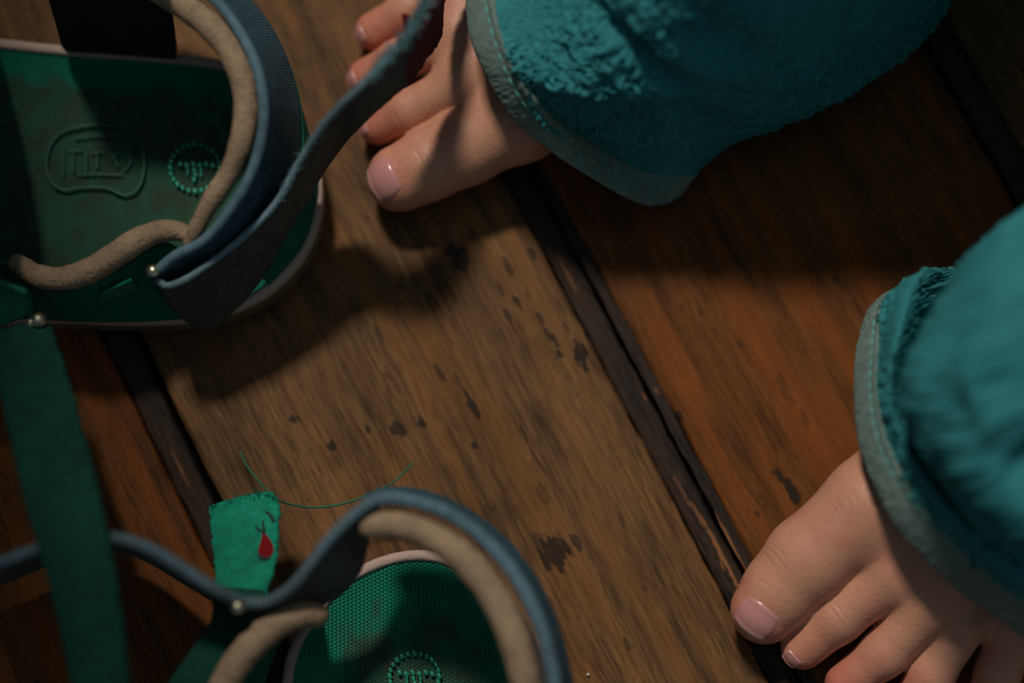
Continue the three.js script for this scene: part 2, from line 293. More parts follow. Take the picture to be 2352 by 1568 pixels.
const footR = makeFoot([
  [[920, 409, 9.2, 7.7], [985, 378, 10.2, 7.9], [1065, 338, 12, 8.6], [1190, 272, 15, 9.5]],
  [[870, 287, 6.2, 4.7], [938, 256, 10, 4.9], [1060, 196, 15, 5.6]],
  [[843, 178, 6, 4.5], [915, 140, 9.6, 4.6], [1045, 80, 15, 5.4]],
  [[862, 72, 6, 4.7], [930, 30, 9, 4.4], [1050, -25, 13, 5.2]],
  [[915, -42, 5.8, 4.4], [970, -75, 8.5, 4.2], [1070, -120, 11, 5]],
], [
  [[1200, 272, 15, 9.5], [1420, 110, 16, 12], [1720, -60, 33, 15]], [[1080, 165, 14, 8], [1400, 40, 16, 11]], [[1065, 40, 13, 7.5], [1400, -20, 15, 11]], [[1075, -80, 11, 7.5], [1480, -90, 18, 15], [1720, -90, 14, 13]], [[1420, 110, 16, 12], [1720, -90, 15, 13], [1720, -60, 33, 15]],
]);
const footL = makeFoot([
  [[1756, 1400, 9, 7.5], [1795, 1352, 10.2, 8.2], [1856, 1286, 12.6, 9.3], [2000, 1160, 18, 10]],
  [[1844, 1486, 6.4, 4.9], [1925, 1418, 11, 5.3], [2040, 1325, 16, 6.2]],
  [[1942, 1570, 6, 4.6], [2030, 1500, 10.4, 5], [2120, 1400, 15, 6]],
  [[2085, 1628, 6, 4.5], [2140, 1545, 10, 4.8], [2205, 1430, 14, 5.8]],
  [[2252, 1640, 5.8, 4.4], [2292, 1545, 9.4, 4.7], [2330, 1440, 12, 5.6]],
], [
  [[2005, 1155, 17.5, 10], [2240, 960, 22, 13], [2450, 800, 40, 14]], [[2060, 1280, 15.5, 8.5], [2300, 1010, 22, 14]], [[2140, 1370, 14.5, 8], [2360, 1060, 24, 18]], [[2320, 1410, 11.5, 8], [2500, 1020, 18, 15], [2440, 800, 14, 13]], [[2240, 960, 20, 13], [2440, 800, 15, 13], [2450, 800, 40, 14]],
]);

const footGeo = (F, lo, hi) => surface(F.f, lo, hi, 0.7);
const rLo = J(800, 520, 0), rHi = J(1420, -180, 0), lLo = J(1640, 1700, 0), lHi = J(2500, 950, 0);
// ankle, knee and hip joints of the two legs (mm), from where the trouser legs run to; the child sits on the floor with the knees up
const ankleR = J(1720, -60, 33), ankleL = J(2450, 800, 42);
const kneeR = ankleR.clone().add(V(90, 125, -95)), kneeL = ankleL.clone().add(V(137, 90, -73));
const hipMid = kneeR.clone().add(kneeL).multiplyScalar(0.5).add(V(118, 0, -110)).setY(78), side = kneeL.clone().sub(kneeR).setY(0).normalize();
const hipR = hipMid.clone().addScaledVector(side, -36), hipL = hipMid.clone().addScaledVector(side, 36);
const backward = V(0.73, 0, -0.68), chest = hipMid.clone().addScaledVector(backward, 34).setY(245), neck = chest.clone().addScaledVector(backward, -6).setY(310), headC = neck.clone().addScaledVector(backward, -16).setY(385);
const shoulder = (s) => chest.clone().addScaledVector(side, s * 70).setY(272), elbow = (s) => shoulder(s).addScaledVector(side, s * 26).addScaledVector(backward, 20).setY(175), wrist = (s) => elbow(s).addScaledVector(backward, 55).addScaledVector(side, s * 6).setY(38);
const bodyF = (p) => {
  let d = 1e9; const add = (a, b, ra, rb, k = 12) => { d = smin(d, capsule(p, a, b, ra, rb), k); };
  add(ankleR, kneeR, 9, 21); add(ankleL, kneeL, 9, 21); add(kneeR, hipR, 27, 40); add(kneeL, hipL, 27, 40); add(hipR, hipL, 52, 52); add(hipMid, chest, 58, 56, 20); add(shoulder(-1), shoulder(1), 27, 27, 20); add(chest, neck, 40, 24, 10); add(neck, headC, 24, 30, 8);
  add(headC, headC.clone().add(V(0, 18, 0)).addScaledVector(backward, 12), 62, 68, 14); add(headC.clone().addScaledVector(backward, -55).add(V(0, -2, 0)), headC.clone().addScaledVector(backward, -68).add(V(0, -8, 0)), 7, 6, 8);
  for (const s of [-1, 1]) { add(shoulder(s), elbow(s), 24, 18); add(elbow(s), wrist(s), 18, 13); add(wrist(s), wrist(s).addScaledVector(backward, 28).setY(14), 13, 12); for (let k = 0; k < 5; k++) { const r = wrist(s).addScaledVector(backward, 30 - (k === 4 ? 20 : 0)).addScaledVector(side, (k - 1.5) * 9 * (k === 4 ? s * -0.6 : 1)).setY(11); add(r, r.clone().addScaledVector(backward, k === 4 ? 14 : 30).addScaledVector(side, (k - 1.5) * 3).setY(6), 5.5, 4.6, 2); } add(headC.clone().addScaledVector(side, s * 62), headC.clone().addScaledVector(side, s * 68).add(V(0, 8, 0)), 7, 9, 4); }
  return d;
};
const skinGeo = mergeGeometries([
  footGeo(footR, [rLo.x, -1, rHi.z], [rHi.x, 66, rLo.z]), footGeo(footL, [lLo.x, -1, lHi.z], [lHi.x, 66, lLo.z]),
  surface((p) => Math.max(bodyF(p), -p.y + 0.1, Math.hypot(p.x - hipMid.x, p.z - hipMid.z) > 150 ? 50 - p.y : -9), [20, -6, -480], [500, 480, 130], 5),
]);
// skin colour: redder at the tips and knuckles, mottled
{
  const P = skinGeo.attributes.position, c = [], tips = [...footR.T, ...footL.T].map((t) => t[0].p), q = V(0, 0, 0);
  for (let i = 0; i < P.count; i++) {
    q.set(P.getX(i), P.getY(i), P.getZ(i)).multiplyScalar(1000);
    let near = 1e9; for (const t of tips) near = Math.min(near, q.distanceTo(t));
    const m = noise(q.x / 7, q.y / 7, q.z / 7) * 0.65 + noise(q.x / 2.4 + 9, q.y / 2.4, q.z / 2.4) * 0.35, red = clamp(0.75 * step(13, 4, near) + 1.3 * (m - 0.5));
    c.push(0.64 - 0.01 * red - 0.08 * (m - 0.5), 0.305 - 0.105 * red - 0.04 * (m - 0.5), 0.20 - 0.065 * red, 1);
  }
  skinGeo.setAttribute('color', new THREE.Float32BufferAttribute(c, 4));
}
// fine skin relief with the creases of the big toes, drawn flat in the floor's plane (160 mm square)
const CREASE = { x0: -48, z0: -92, size: 190 };
const creaseLines = [[[1768, 1262], [1786, 1290], [1800, 1312]], [[1757, 1272], [1772, 1300]], [[1776, 1256], [1800, 1282]], [[1905, 1160], [1918, 1186]], [[1897, 1168], [1908, 1190]], [[1925, 1155], [1932, 1172]], [[1940, 1148], [1948, 1166]], [[1740, 1330], [1762, 1345]], [[955, 352], [985, 405]], [[985, 350], [1003, 392]], [[905, 255], [920, 285]], [[915, 250], [931, 280]], [[1905, 1395], [1935, 1435]], [[1918, 1388], [1945, 1425]]]
  .map((l) => l.map(([x, y]) => J(x, y, 16)));
const skinRelief = (() => {
  const N = 2048, a = new Float32Array(N * N), k = N / CREASE.size;
  for (let y = 0; y < N; y++) for (let x = 0; x < N; x++) a[y * N + x] = 0.5 + (noise2(x / 6, y / 6, 71) - 0.5) * 0.22 + (noise2(x / 2.6, y / 2.6, 72) - 0.5) * 0.16;
  for (const l of creaseLines) for (let i = 0; i < l.length - 1; i++) for (let t = 0; t <= 1; t += 0.01) {
    const X = (l[i].x + (l[i + 1].x - l[i].x) * t - CREASE.x0) * k, Y = (l[i].z + (l[i + 1].z - l[i].z) * t - CREASE.z0) * k;
    for (let y = -7; y <= 7; y++) for (let x = -7; x <= 7; x++) { const u = Math.floor(X) + x, v = Math.floor(Y) + y; if (u < 0 || v < 0 || u >= N || v >= N) continue; const d = Math.hypot(x, y); const w = Math.exp(-d * d / 6) * 0.5; a[v * N + u] = Math.min(a[v * N + u], 0.5 - w * 0.8); }
  }
  const t = dataTexture(N, N, (x, y) => { const v = 255 * clamp(a[y * N + x]); return [v, v, v]; });
  t.repeat.set(1 / (CREASE.size * mm), 1 / (CREASE.size * mm)); t.offset.set(-CREASE.x0 / CREASE.size, -CREASE.z0 / CREASE.size); return t;
})();
const skinMat = std({ color: 0xffffff, vertexColors: true, roughness: 0.46, specularIntensity: 0.8, bumpMap: skinRelief, bumpScale: 0.00022, sheen: 0.15, sheenColor: col(0.9, 0.5, 0.4), sheenRoughness: 0.5, side: THREE.DoubleSide });
const personBase = at(2150, 700, 0);
const person = new THREE.Mesh(skinGeo, skinMat); person.name = 'person'; person.position.copy(personBase); skinGeo.translate(-personBase.x, -personBase.y, -personBase.z); scene.add(person);
tag(person, 'barefoot child in teal fleece trousers sitting on the floorboards with toes pointing at the sandals', 'person');

// nails: a curved plate laid onto the toe; len and wide in mm, tilt turns it towards the tip
const nailMat = std({ color: col(0.66, 0.30, 0.28), roughness: 0.2, clearcoat: 0.5, clearcoatRoughness: 0.25, side: THREE.DoubleSide });
const nailEdgeMat = std({ color: col(0.72, 0.58, 0.5), roughness: 0.25, side: THREE.DoubleSide });
function nail(F, k, len, wide, tilt, shift = 0, turn = 0) {
  const t = F.T[k], tip = t[0].p, ax = tip.clone().sub(t[1].p).setY(0).normalize(), up0 = V(0, 1, 0), sideways = ax.clone().cross(up0).normalize();
  const up = up0.clone().multiplyScalar(Math.cos(tilt)).addScaledVector(ax, Math.sin(tilt)).addScaledVector(sideways, turn).normalize(), fwd = ax.clone().addScaledVector(up, -ax.dot(up)).normalize(), sd = fwd.clone().cross(up).normalize();
  const rows = [], edge = [], N = 28, M = 28, hit = (u, v) => {
    const o = tip.clone().addScaledVector(fwd, shift + u * len / 2).addScaledVector(sd, v * wide / 2).addScaledVector(up, 14);
    for (let i = 0; i < 60; i++) { const d = F.f(o); if (d < 0.01) break; o.addScaledVector(up, -d * 0.8); } return o;
  };
  for (let i = 0; i <= N; i++) {
    const u = -1 + 2 * i / N, row = [];
    for (let j = 0; j <= M; j++) {
      const v = -1 + 2 * j / M, vv = v * Math.sqrt(1 - 0.38 * u * u), uu = u * Math.sqrt(1 - 0.34 * v * v), p = hit(uu, vv);
      const e = Math.max(Math.abs(u), Math.abs(v)), lift = 0.42 * (1 - step(0.8, 1, e)) - 0.16 + (u > 0.55 ? 0.28 * step(0.55, 0.85, u) * (1 - step(0.93, 1, Math.abs(v))) : 0);
      row.push(p.addScaledVector(up, lift).multiplyScalar(mm));
    }
    rows.push(row);
  }
  const cut = Math.round(N * 0.88), m = part(person, 'toenail', gridGeo(rows.slice(0, cut + 1), false), nailMat);
  m.userData.label = 'pink glossy toenail';
  part(m, 'free_edge', gridGeo(rows.slice(cut), false), nailEdgeMat);
}
nail(footR, 0, 8.6, 10.4, 0.5, 1.2, 0); nail(footL, 0, 8.4, 10.2, 0.42, 0.8, 0.12);
for (const F of [footR, footL]) for (let k = 1; k < 5; k++) nail(F, k, 4.2, 5.0, 0.75, 1.4, 0);
//@@TROUSERS
// ------------------------------------------------------------------ fleece trousers, a part of the child
const fleeceMat = std({ color: 0xffffff, vertexColors: true, roughness: 0.95, specularIntensity: 0.2, sheen: 0.35, sheenColor: col(0.03, 0.28, 0.3), sheenRoughness: 0.6, side: THREE.DoubleSide });
const hemMat = std({ color: 0xffffff, vertexColors: true, roughness: 0.9, specularIntensity: 0.25, sheen: 0.35, sheenColor: col(0.2, 0.32, 0.3), sheenRoughness: 0.6, side: THREE.DoubleSide });
const threadMat = std({ color: col(0.12, 0.50, 0.48), roughness: 0.6, side: THREE.DoubleSide });
const ringAt = (c, axis, crest, r, squash = 1, mid = 2.8) => { const u = crest.clone().addScaledVector(axis, -crest.dot(axis)).normalize(), s = axis.clone().cross(u).normalize(); return Array.from({ length: 12 }, (_, k) => { const a = (k - mid) * Math.PI / 6; return c.clone().multiplyScalar(mm).addScaledVector(u, Math.cos(a) * r * mm).addScaledVector(s, Math.sin(a) * r * squash * mm); }); };
// loops of 12 points each, blended into a fine grid
function loft(loops, around, stepMM) {
  const rings = loops.map((l) => new THREE.CatmullRomCurve3(l, true, 'centripetal')), fine = rings.map((c) => Array.from({ length: around }, (_, i) => c.getPoint(i / around))), rows = [];
  for (let k = 0; k < loops.length - 1; k++) {
    const d = fine[k].reduce((s, p, i) => s + p.distanceTo(fine[k + 1][i]), 0) / around * 1000, n = Math.max(2, Math.round(d / stepMM[Math.min(k, stepMM.length - 1)]));
    const P = [fine[Math.max(0, k - 1)], fine[k], fine[k + 1], fine[Math.min(fine.length - 1, k + 2)]];
    for (let j = 0; j < n + (k === loops.length - 2 ? 1 : 0); j++) {
      const t = j / n, t2 = t * t, t3 = t2 * t;
      rows.push(P[1].map((p, i) => V(0, 0, 0).addScaledVector(P[0][i], (-t3 + 2 * t2 - t) * 0.4).addScaledVector(p, 1 + (t3 - 1) * 0 + (2 * t3 - 3 * t2) + (t3 - 2 * t2 + t) * 0 - (t3 - t2) * 0.4).addScaledVector(P[2][i], (-2 * t3 + 3 * t2) + (t3 - 2 * t2 + t) * 0.4).addScaledVector(P[3][i], (t3 - t2) * 0.4)));
    }
  }
  return rows;
}
// pile: small curled tufts; folds: valleys pressed into the cloth along lines
function fleece(geo, folds, pile, tint) {
  geo.computeVertexNormals();
  const P = geo.attributes.position, N = geo.attributes.normal; geo.computeBoundingBox(); const mid = geo.boundingBox.getCenter(V(0, 0, 0)); let facing = 0; for (let i = 0; i < P.count; i += 7) facing += N.getX(i) * (P.getX(i) - mid.x) + N.getY(i) * (P.getY(i) - mid.y) + N.getZ(i) * (P.getZ(i) - mid.z); const out = Math.sign(facing), F = folds.map((f) => ({ c: smooth(f.line.map(([x, y]) => V(x, y, 0)), 40), d: f.depth, w: f.width, lip: f.lip ?? 0 })), q = V(0, 0, 0), c = [];
  for (let i = 0; i < P.count; i++) {
    q.set(P.getX(i), P.getY(i), P.getZ(i)).multiplyScalar(1000);
    let o = 0;
    for (const f of F) { let m = 1e9, e = 0; if (q.y < 9) continue; const s = spot(q); f.c.forEach((p, k) => { const d = Math.hypot(s[0] - p.x, s[1] - p.y) / 11.2; if (d < m) { m = d; e = k / 40; } }); if (m > 22) continue;
      const k = Math.min(39, Math.round(e * 40)), a = f.c[k], b = f.c[k + 1], lr = Math.sign((b.x - a.x) * (s[1] - a.y) - (b.y - a.y) * (s[0] - a.x)) * Math.sign(f.lip || 1), env = Math.sin(Math.PI * clamp(0.08 + e * 0.86)), w = lr > 0 && f.lip ? f.w * 0.45 : f.w;
      o -= f.d * Math.exp(-m * m / (w * w)) * env;
      if (lr > 0) o += Math.abs(f.lip) * (1 - Math.exp(-m / (f.w * 0.6))) * Math.exp(-m * m / 150) * env; }
    const sway = (noise(q.x / 15, q.y / 15, q.z / 15) - 0.5) * 1.6;
    const a = noise(q.x / 1.05, q.y / 1.05, q.z / 1.05), b = noise(q.x / 1.9 + 5, q.y / 1.9, q.z / 1.9), tuft = 1 - Math.abs(2 * a - 1);
    const rough = 0.35 + 0.9 * step(0.3, 0.7, noise(q.x / 22 + 3, q.y / 22, q.z / 22));
    o += sway + pile * rough * ((tuft - 0.5) * 0.75 + (b - 0.5) * 0.8 + (noise(q.x / 0.62, q.y / 0.62, q.z / 0.62 + 4) - 0.5) * 0.35);
    o *= out; P.setXYZ(i, (q.x + N.getX(i) * o) * mm, (q.y + N.getY(i) * o) * mm, (q.z + N.getZ(i) * o) * mm);
    const m = 0.86 + 0.3 * (noise(q.x / 1.3 + 7, q.y / 1.3, q.z / 1.3) - 0.5) + 0.2 * (noise(q.x / 9, q.y / 9 + 3, q.z / 9) - 0.5);
    c.push(tint[0] * m, tint[1] * m, tint[2] * m, 1);
  }
  geo.setAttribute('color', new THREE.Float32BufferAttribute(c, 4));
  geo.computeVertexNormals();
  const n = geo.attributes.normal, W = geo.userData.wide; if (W) for (let r = 0; r < P.count / W; r++) { const a = r * W, b = a + W - 1, x = n.getX(a) + n.getX(b), y = n.getY(a) + n.getY(b), z = n.getZ(a) + n.getZ(b), l = Math.hypot(x, y, z) || 1; for (const i of [a, b]) n.setXYZ(i, x / l, y / l, z / l); }
  return geo;
}
const shell = (rows) => { const g = gridGeo(rows, true, (r, c) => [c * 0.0006, r * 0.0006]); g.userData.wide = rows[0].length + 1; return g; };
const inward = (loop, f, slide) => { const c = loop.reduce((s, p) => s.add(p), V(0, 0, 0)).divideScalar(loop.length); return loop.map((p, i) => p.clone().lerp(c, f).add(slide ? slide[i].clone().sub(p).multiplyScalar(0.9) : V(0, 0, 0))); };
function trouserLeg(edge, seam, rest, folds, hemStitch, seamLine) {
  const E = pts(edge), S = pts(seam), R = rest.map((l) => (l[0].isVector3 ? l : pts(l)));
  const out = loft([S.map((p, i) => p.clone().lerp(E[i], 0.03)), S.map((p, i) => p.clone().lerp(R[0][i], 0.04)), ...R], 620, [0.5, 0.5, 0.5, 0.7, 4]);
  const body = fleece(shell(out), folds, 1.65, [0.045, 0.27, 0.295]);
  // the hem: folded-over band with a rounded edge, and the lining that shows inside it
  const mid = (f, o) => S.map((p, i) => { const n = p.clone().sub(E[i]); const c = E.reduce((s, q) => s.add(q), V(0, 0, 0)).divideScalar(12); const w = p.clone().lerp(E[i], f); return w.addScaledVector(w.clone().sub(c).normalize(), o * mm); });
  const hemRows = loft([mid(-0.05, -1.2), mid(0.0, 0.35), mid(0.14, 0.75), mid(0.24, 0.35), mid(0.34, 0.6), mid(0.7, 0.75), mid(0.93, 0.5), mid(1.02, -0.4), mid(0.95, -1.6), mid(0.5, -2.3), mid(0.2, -2.5)], 620, [0.5]);
  const hem = fleece(shell(hemRows), [], 0.32, [0.19, 0.27, 0.245]);
  const bare = new THREE.Mesh(hem, new THREE.MeshBasicMaterial({ side: THREE.DoubleSide })), onHem = (p) => { const d = p.clone().sub(camera.position).normalize(), h = new THREE.Raycaster(camera.position, d).intersectObject(bare)[0]; return h && h.point.distanceTo(p) < 0.012 ? h.point.addScaledVector(d, -0.0001) : p; };
  const stitches = [], L = smooth(pts(hemStitch), 400), total = L.length - 1;
  const len = L.reduce((s, p, i) => (i ? s + p.distanceTo(L[i - 1]) : 0), 0) * 1000, count = Math.round(len / 2.9);
  for (let k = 0; k < count; k++) { const a = L[Math.floor(k / count * total)], b = L[Math.min(total, Math.floor((k + 0.62) / count * total))]; stitches.push(roll([onHem(a), onHem(a.clone().lerp(b, 0.5)).add(V(0, 0.00016, 0)), onHem(b)], [0.12, 0.22, 0.12], { n: 5, k: 6 })); }
  return { body, hem, stitches: mergeGeometries(stitches) };
}
const tilted = (dx, dy, dz) => V(dx, dy, dz).normalize();
const axR = tilted(90, 125, -95), axL = tilted(137, 90, -73);
const crestR = tilted(-0.6, 0.4, 0.8), crestL = tilted(-0.8, 0.4, 0.6);
const knees = (a, k, h, ax, cr, low, r1) => { const back = h.clone().sub(k).normalize(), bend = ax.clone().add(back).normalize(); const cr2 = ax.clone().sub(back).normalize(); return [ringAt(a.clone().lerp(k, low), ax, cr, r1), ringAt(a.clone().lerp(k, 0.55), ax, cr, 41), ringAt(a.clone().lerp(k, 0.74), ax, cr, 42), ringAt(k.clone().addScaledVector(cr2, 2), bend, cr2, 45), ringAt(k.clone().lerp(h, 0.4), back, V(0, 1, 0), 49), ringAt(h, back, V(0, 1, 0), 56)]; };
const legR = trouserLeg(
  [[1085, -90, 28], [1071, 0, 34], [1096, 125, 37], [1165, 257, 34], [1290, 368, 26], [1420, 441, 16], [1512, 469, 9.5], [1562, 440, 5], [1480, 300, 3], [1330, 110, 3], [1200, -80, 6], [1120, -130, 18]],
  [[1150, -90, 36], [1137, 0, 42], [1168, 125, 44.5], [1215, 213, 42], [1290, 286, 31], [1385, 345, 19.5], [1490, 395, 12], [1600, 395, 8], [1540, 240, 3], [1390, 60, 3], [1260, -100, 7], [1180, -130, 24]],
  [[[1230, -110, 39], [1200, -10, 43], [1215, 110, 44], [1262, 195, 46], [1345, 228, 45], [1450, 258, 38], [1565, 300, 25], [1675, 335, 8], [1620, 190, 3.5], [1480, -20, 4], [1340, -140, 12], [1260, -160, 32]],
   [[1330, -190, 46], [1290, -60, 48], [1310, 60, 49], [1360, 150, 48], [1470, 205, 44], [1610, 238, 40], [1760, 262, 27], [1900, 232, 17], [2040, 120, 11], [1850, -80, 8], [1500, -250, 22], [1380, -250, 42]],
   [[1540, -360, 44], [1470, -240, 58], [1470, -120, 66], [1545, -40, 69], [1665, 10, 67], [1815, 50, 58], [1985, 62, 42], [2125, 25, 26], [2230, -80, 16], [2000, -280, 10], [1800, -420, 22], [1640, -430, 34]],
   ...knees(ankleR, kneeR, hipR, axR, crestR, 0.36, 40)],
  [{ line: [[1370, 10, 54], [1420, 62, 56], [1500, 130, 55], [1590, 185, 49], [1690, 215, 38]], depth: 6, width: 2.6, lip: -0.8 }, { line: [[1600, 40, 64], [1680, 100, 60], [1780, 140, 50]], depth: 4, width: 4 }, { line: [[1215, 205, 0], [1290, 238, 0], [1390, 258, 0], [1500, 262, 0], [1620, 250, 0], [1720, 225, 0]], depth: 6, width: 5.5, lip: -3.5 }],
  [[1112, -40, 41], [1116, 15, 42], [1134, 85, 43.5], [1160, 160, 43.5], [1198, 232, 41], [1238, 275, 37]]);
const legL = trouserLeg(
  [[2060, 676, 14], [1995, 706, 20], [1967, 790, 26], [1962, 920, 31], [1985, 1055, 34], [2055, 1205, 37], [2160, 1322, 37], [2290, 1418, 33], [2420, 1480, 18], [2400, 1250, 3.5], [2250, 960, 3], [2130, 760, 5]],
  [[2090, 668, 18], [2032, 692, 26], [2018, 790, 33.5], [2016, 905, 38.5], [2042, 1020, 41.5], [2120, 1160, 46], [2225, 1275, 47], [2345, 1372, 42], [2500, 1420, 22], [2480, 1180, 3.5], [2330, 900, 3], [2180, 730, 7]],
  [[[2150, 630, 22], [2102, 645, 35], [2068, 770, 43], [2048, 890, 46], [2066, 990, 47], [2150, 1130, 53], [2250, 1245, 55], [2365, 1345, 51], [2520, 1395, 26], [2500, 1140, 3.5], [2350, 880, 3], [2210, 700, 9]],
   [[2226, 616, 18], [2216, 642, 20], [2150, 770, 20], [2096, 890, 26], [2090, 985, 36], [2178, 1135, 47], [2284, 1250, 53], [2400, 1310, 53], [2560, 1340, 30], [2520, 1110, 4], [2370, 850, 4], [2270, 662, 12]],
   [[2252, 560, 46], [2202, 618, 58], [2128, 745, 64], [2072, 880, 66], [2090, 972, 66], [2198, 1128, 67], [2308, 1245, 66], [2430, 1275, 59], [2600, 1300, 36], [2580, 1060, 5], [2430, 800, 6], [2320, 600, 20]],
   [[2345, 480, 60], [2290, 560, 74], [2232, 720, 80], [2184, 860, 81], [2218, 980, 80], [2302, 1135, 79], [2415, 1230, 76], [2540, 1240, 70], [2700, 1230, 42], [2680, 1000, 8], [2540, 720, 10], [2430, 520, 32]],
   [[2480, 400, 66], [2420, 480, 80], [2370, 640, 87], [2350, 780, 89], [2390, 910, 88], [2480, 1000, 85], [2580, 1070, 76], [2700, 1060, 62], [2840, 1020, 40], [2820, 860, 14], [2680, 600, 16], [2560, 440, 40]],
   ...knees(ankleL, kneeL, hipL, axL, crestL, 0.42, 42)],
  [{ line: [[2120, 850, 60], [2165, 890, 64], [2220, 960, 66], [2265, 1040, 62]], depth: 1.8, width: 1.4 }, { line: [[2270, 850, 76], [2310, 895, 75], [2360, 930, 72]], depth: 3, width: 3 }, { line: [[2300, 1060, 66], [2360, 1060, 66], [2420, 1090, 62]], depth: 5, width: 4.5 }],
  [[2008, 735, 29.5], [2003, 800, 34], [1998, 890, 38.2], [2010, 985, 40.6], [2036, 1062, 42.4], [2080, 1130, 44.6], [2130, 1195, 45.8], [2180, 1250, 46], [2235, 1305, 45.2]]);
const seat = surface((p) => Math.max(smin(smin(capsule(p, hipR, hipL, 57, 57), capsule(p, hipMid, hipMid.clone().lerp(chest, 0.5), 60, 57), 20), smin(capsule(p, hipR, kneeR, 54, 46), capsule(p, hipL, kneeL, 54, 46), 6), 14), hipMid.distanceTo(p) - 128, -p.y + 0.5), [90, -4, -400], [470, 240, 0], 5);
seat.computeVertexNormals(); seat.setAttribute('color', new THREE.Float32BufferAttribute(Array.from({ length: seat.attributes.position.count }, () => [0.045, 0.27, 0.295, 1]).flat(), 4));
for (const g of [legR.body, legL.body]) g.userData = {};
const trousers = part(person, 'trousers', mergeGeometries([legR.body, legL.body, seat]), fleeceMat);
trousers.userData.label = 'teal fleece trousers with wide hems';
for (const l of [legR, legL]) { const h = part(trousers, 'hem', l.hem, hemMat); h.userData.label = 'greyish teal folded hem'; part(trousers, 'stitching', l.stitches, threadMat).userData.label = 'pale teal stitch line'; }
// the child's jersey and hair
const cloth = (f, grow) => surface((p) => f(p) - grow, [90, -4, -520], [540, 490, 60], 5);
const jersey = cloth((p) => { let d = capsule(p, hipMid.clone().lerp(chest, 0.35), chest, 58, 56); d = smin(d, capsule(p, shoulder(-1), shoulder(1), 27, 27), 20); for (const s of [-1, 1]) d = smin(d, smin(capsule(p, shoulder(s), elbow(s), 24, 18), capsule(p, elbow(s), wrist(s), 18, 13), 8), 10); return Math.max(d, 58 - p.y, p.y - 302); }, 5);
part(person, 'jersey', jersey, std({ color: col(0.05, 0.06, 0.08), roughness: 0.95, side: THREE.DoubleSide }));
part(person, 'hair', cloth((p) => Math.max(capsule(p, headC, headC.clone().add(V(0, 18, 0)).addScaledVector(backward, 12), 63, 69), -p.clone().sub(headC).dot(backward) * -1 - 22 - (p.y - headC.y) * -0.9 * 0, headC.y - 40 - p.y + Math.max(0, -p.clone().sub(headC).dot(backward)) * 1.6), 4), std({ color: col(0.06, 0.035, 0.02), roughness: 0.7, side: THREE.DoubleSide }));
//@@SANDALS
// ------------------------------------------------------------------ the two sandals
const weave = (() => { // plain weave relief, 2 mm square
  const N = 64; return dataTexture(N, N, (x, y) => { const a = x / N * 4, b = y / N * 4, over = (Math.floor(a) + Math.floor(b)) % 2, q = over ? Math.sin(Math.PI * (a % 1)) : Math.sin(Math.PI * (b % 1)), v = 60 + 170 * q; return [v, v, v]; }, false, [1 / 0.0026, 1 / 0.0026]);
})();
const nap = dataTexture(256, 256, (x, y) => { const v = 255 * clamp(0.5 + (noise2(x / 3, y / 3, 5) - 0.5) * 0.7 + (noise2(x / 11, y / 11, 6) - 0.5) * 0.5); return [v, v, v]; }, false, [1 / 0.02, 1 / 0.02]);
const cloudy = (r, g, b, amt, seed) => dataTexture(256, 256, (x, y) => { const v = 1 + amt * ((noise2(x / 40, y / 40, seed) - 0.5) * 1.1 + (noise2(x / 9, y / 9, seed + 1) - 0.5) + (noise2(x / 2.5, y / 2.5, seed + 2) - 0.5) * 0.8); return [r, g, b].map((c) => 255 * Math.pow(clamp(c * v), 1 / 2.2)); }, true, [1 / 0.05, 1 / 0.05]);
const clothMat = (r, g, b, { rough = 0.85, bump = weave, scale = 0.00022, amt = 0.35, seed = 3, sheen = 0.3 } = {}) => std({ map: cloudy(r, g, b, amt, seed), roughness: rough, specularIntensity: 0.35, bumpMap: bump, bumpScale: scale, sheen, sheenColor: col(r, g, b), sheenRoughness: 0.5, side: THREE.DoubleSide });
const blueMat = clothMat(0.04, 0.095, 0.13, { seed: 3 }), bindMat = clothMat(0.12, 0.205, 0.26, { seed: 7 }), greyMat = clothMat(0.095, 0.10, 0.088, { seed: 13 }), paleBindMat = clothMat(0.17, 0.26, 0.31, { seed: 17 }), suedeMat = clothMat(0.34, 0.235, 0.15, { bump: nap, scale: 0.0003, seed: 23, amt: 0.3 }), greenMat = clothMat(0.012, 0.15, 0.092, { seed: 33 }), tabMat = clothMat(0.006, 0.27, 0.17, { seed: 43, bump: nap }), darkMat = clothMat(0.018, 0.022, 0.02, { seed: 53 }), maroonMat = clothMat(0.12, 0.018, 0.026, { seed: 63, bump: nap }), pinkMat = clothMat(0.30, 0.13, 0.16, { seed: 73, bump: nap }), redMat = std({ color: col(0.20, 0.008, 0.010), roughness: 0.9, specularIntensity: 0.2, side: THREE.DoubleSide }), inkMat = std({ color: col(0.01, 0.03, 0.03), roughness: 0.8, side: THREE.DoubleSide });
const weltMat = std({ color: col(0.56, 0.40, 0.34), roughness: 0.6, bumpMap: nap, bumpScale: 0.00015, side: THREE.DoubleSide }), soleMat = std({ color: col(0.20, 0.145, 0.085), roughness: 0.7, bumpMap: nap, bumpScale: 0.0003, side: THREE.DoubleSide }), glossMat = std({ color: col(0.004, 0.16, 0.11), roughness: 0.25, side: THREE.DoubleSide });
const metalMat = std({ color: col(0.72, 0.68, 0.5), metalness: 1, roughness: 0.36, side: THREE.DoubleSide });
const threadGreen = std({ color: col(0.03, 0.16, 0.09), roughness: 0.8, side: THREE.DoubleSide });
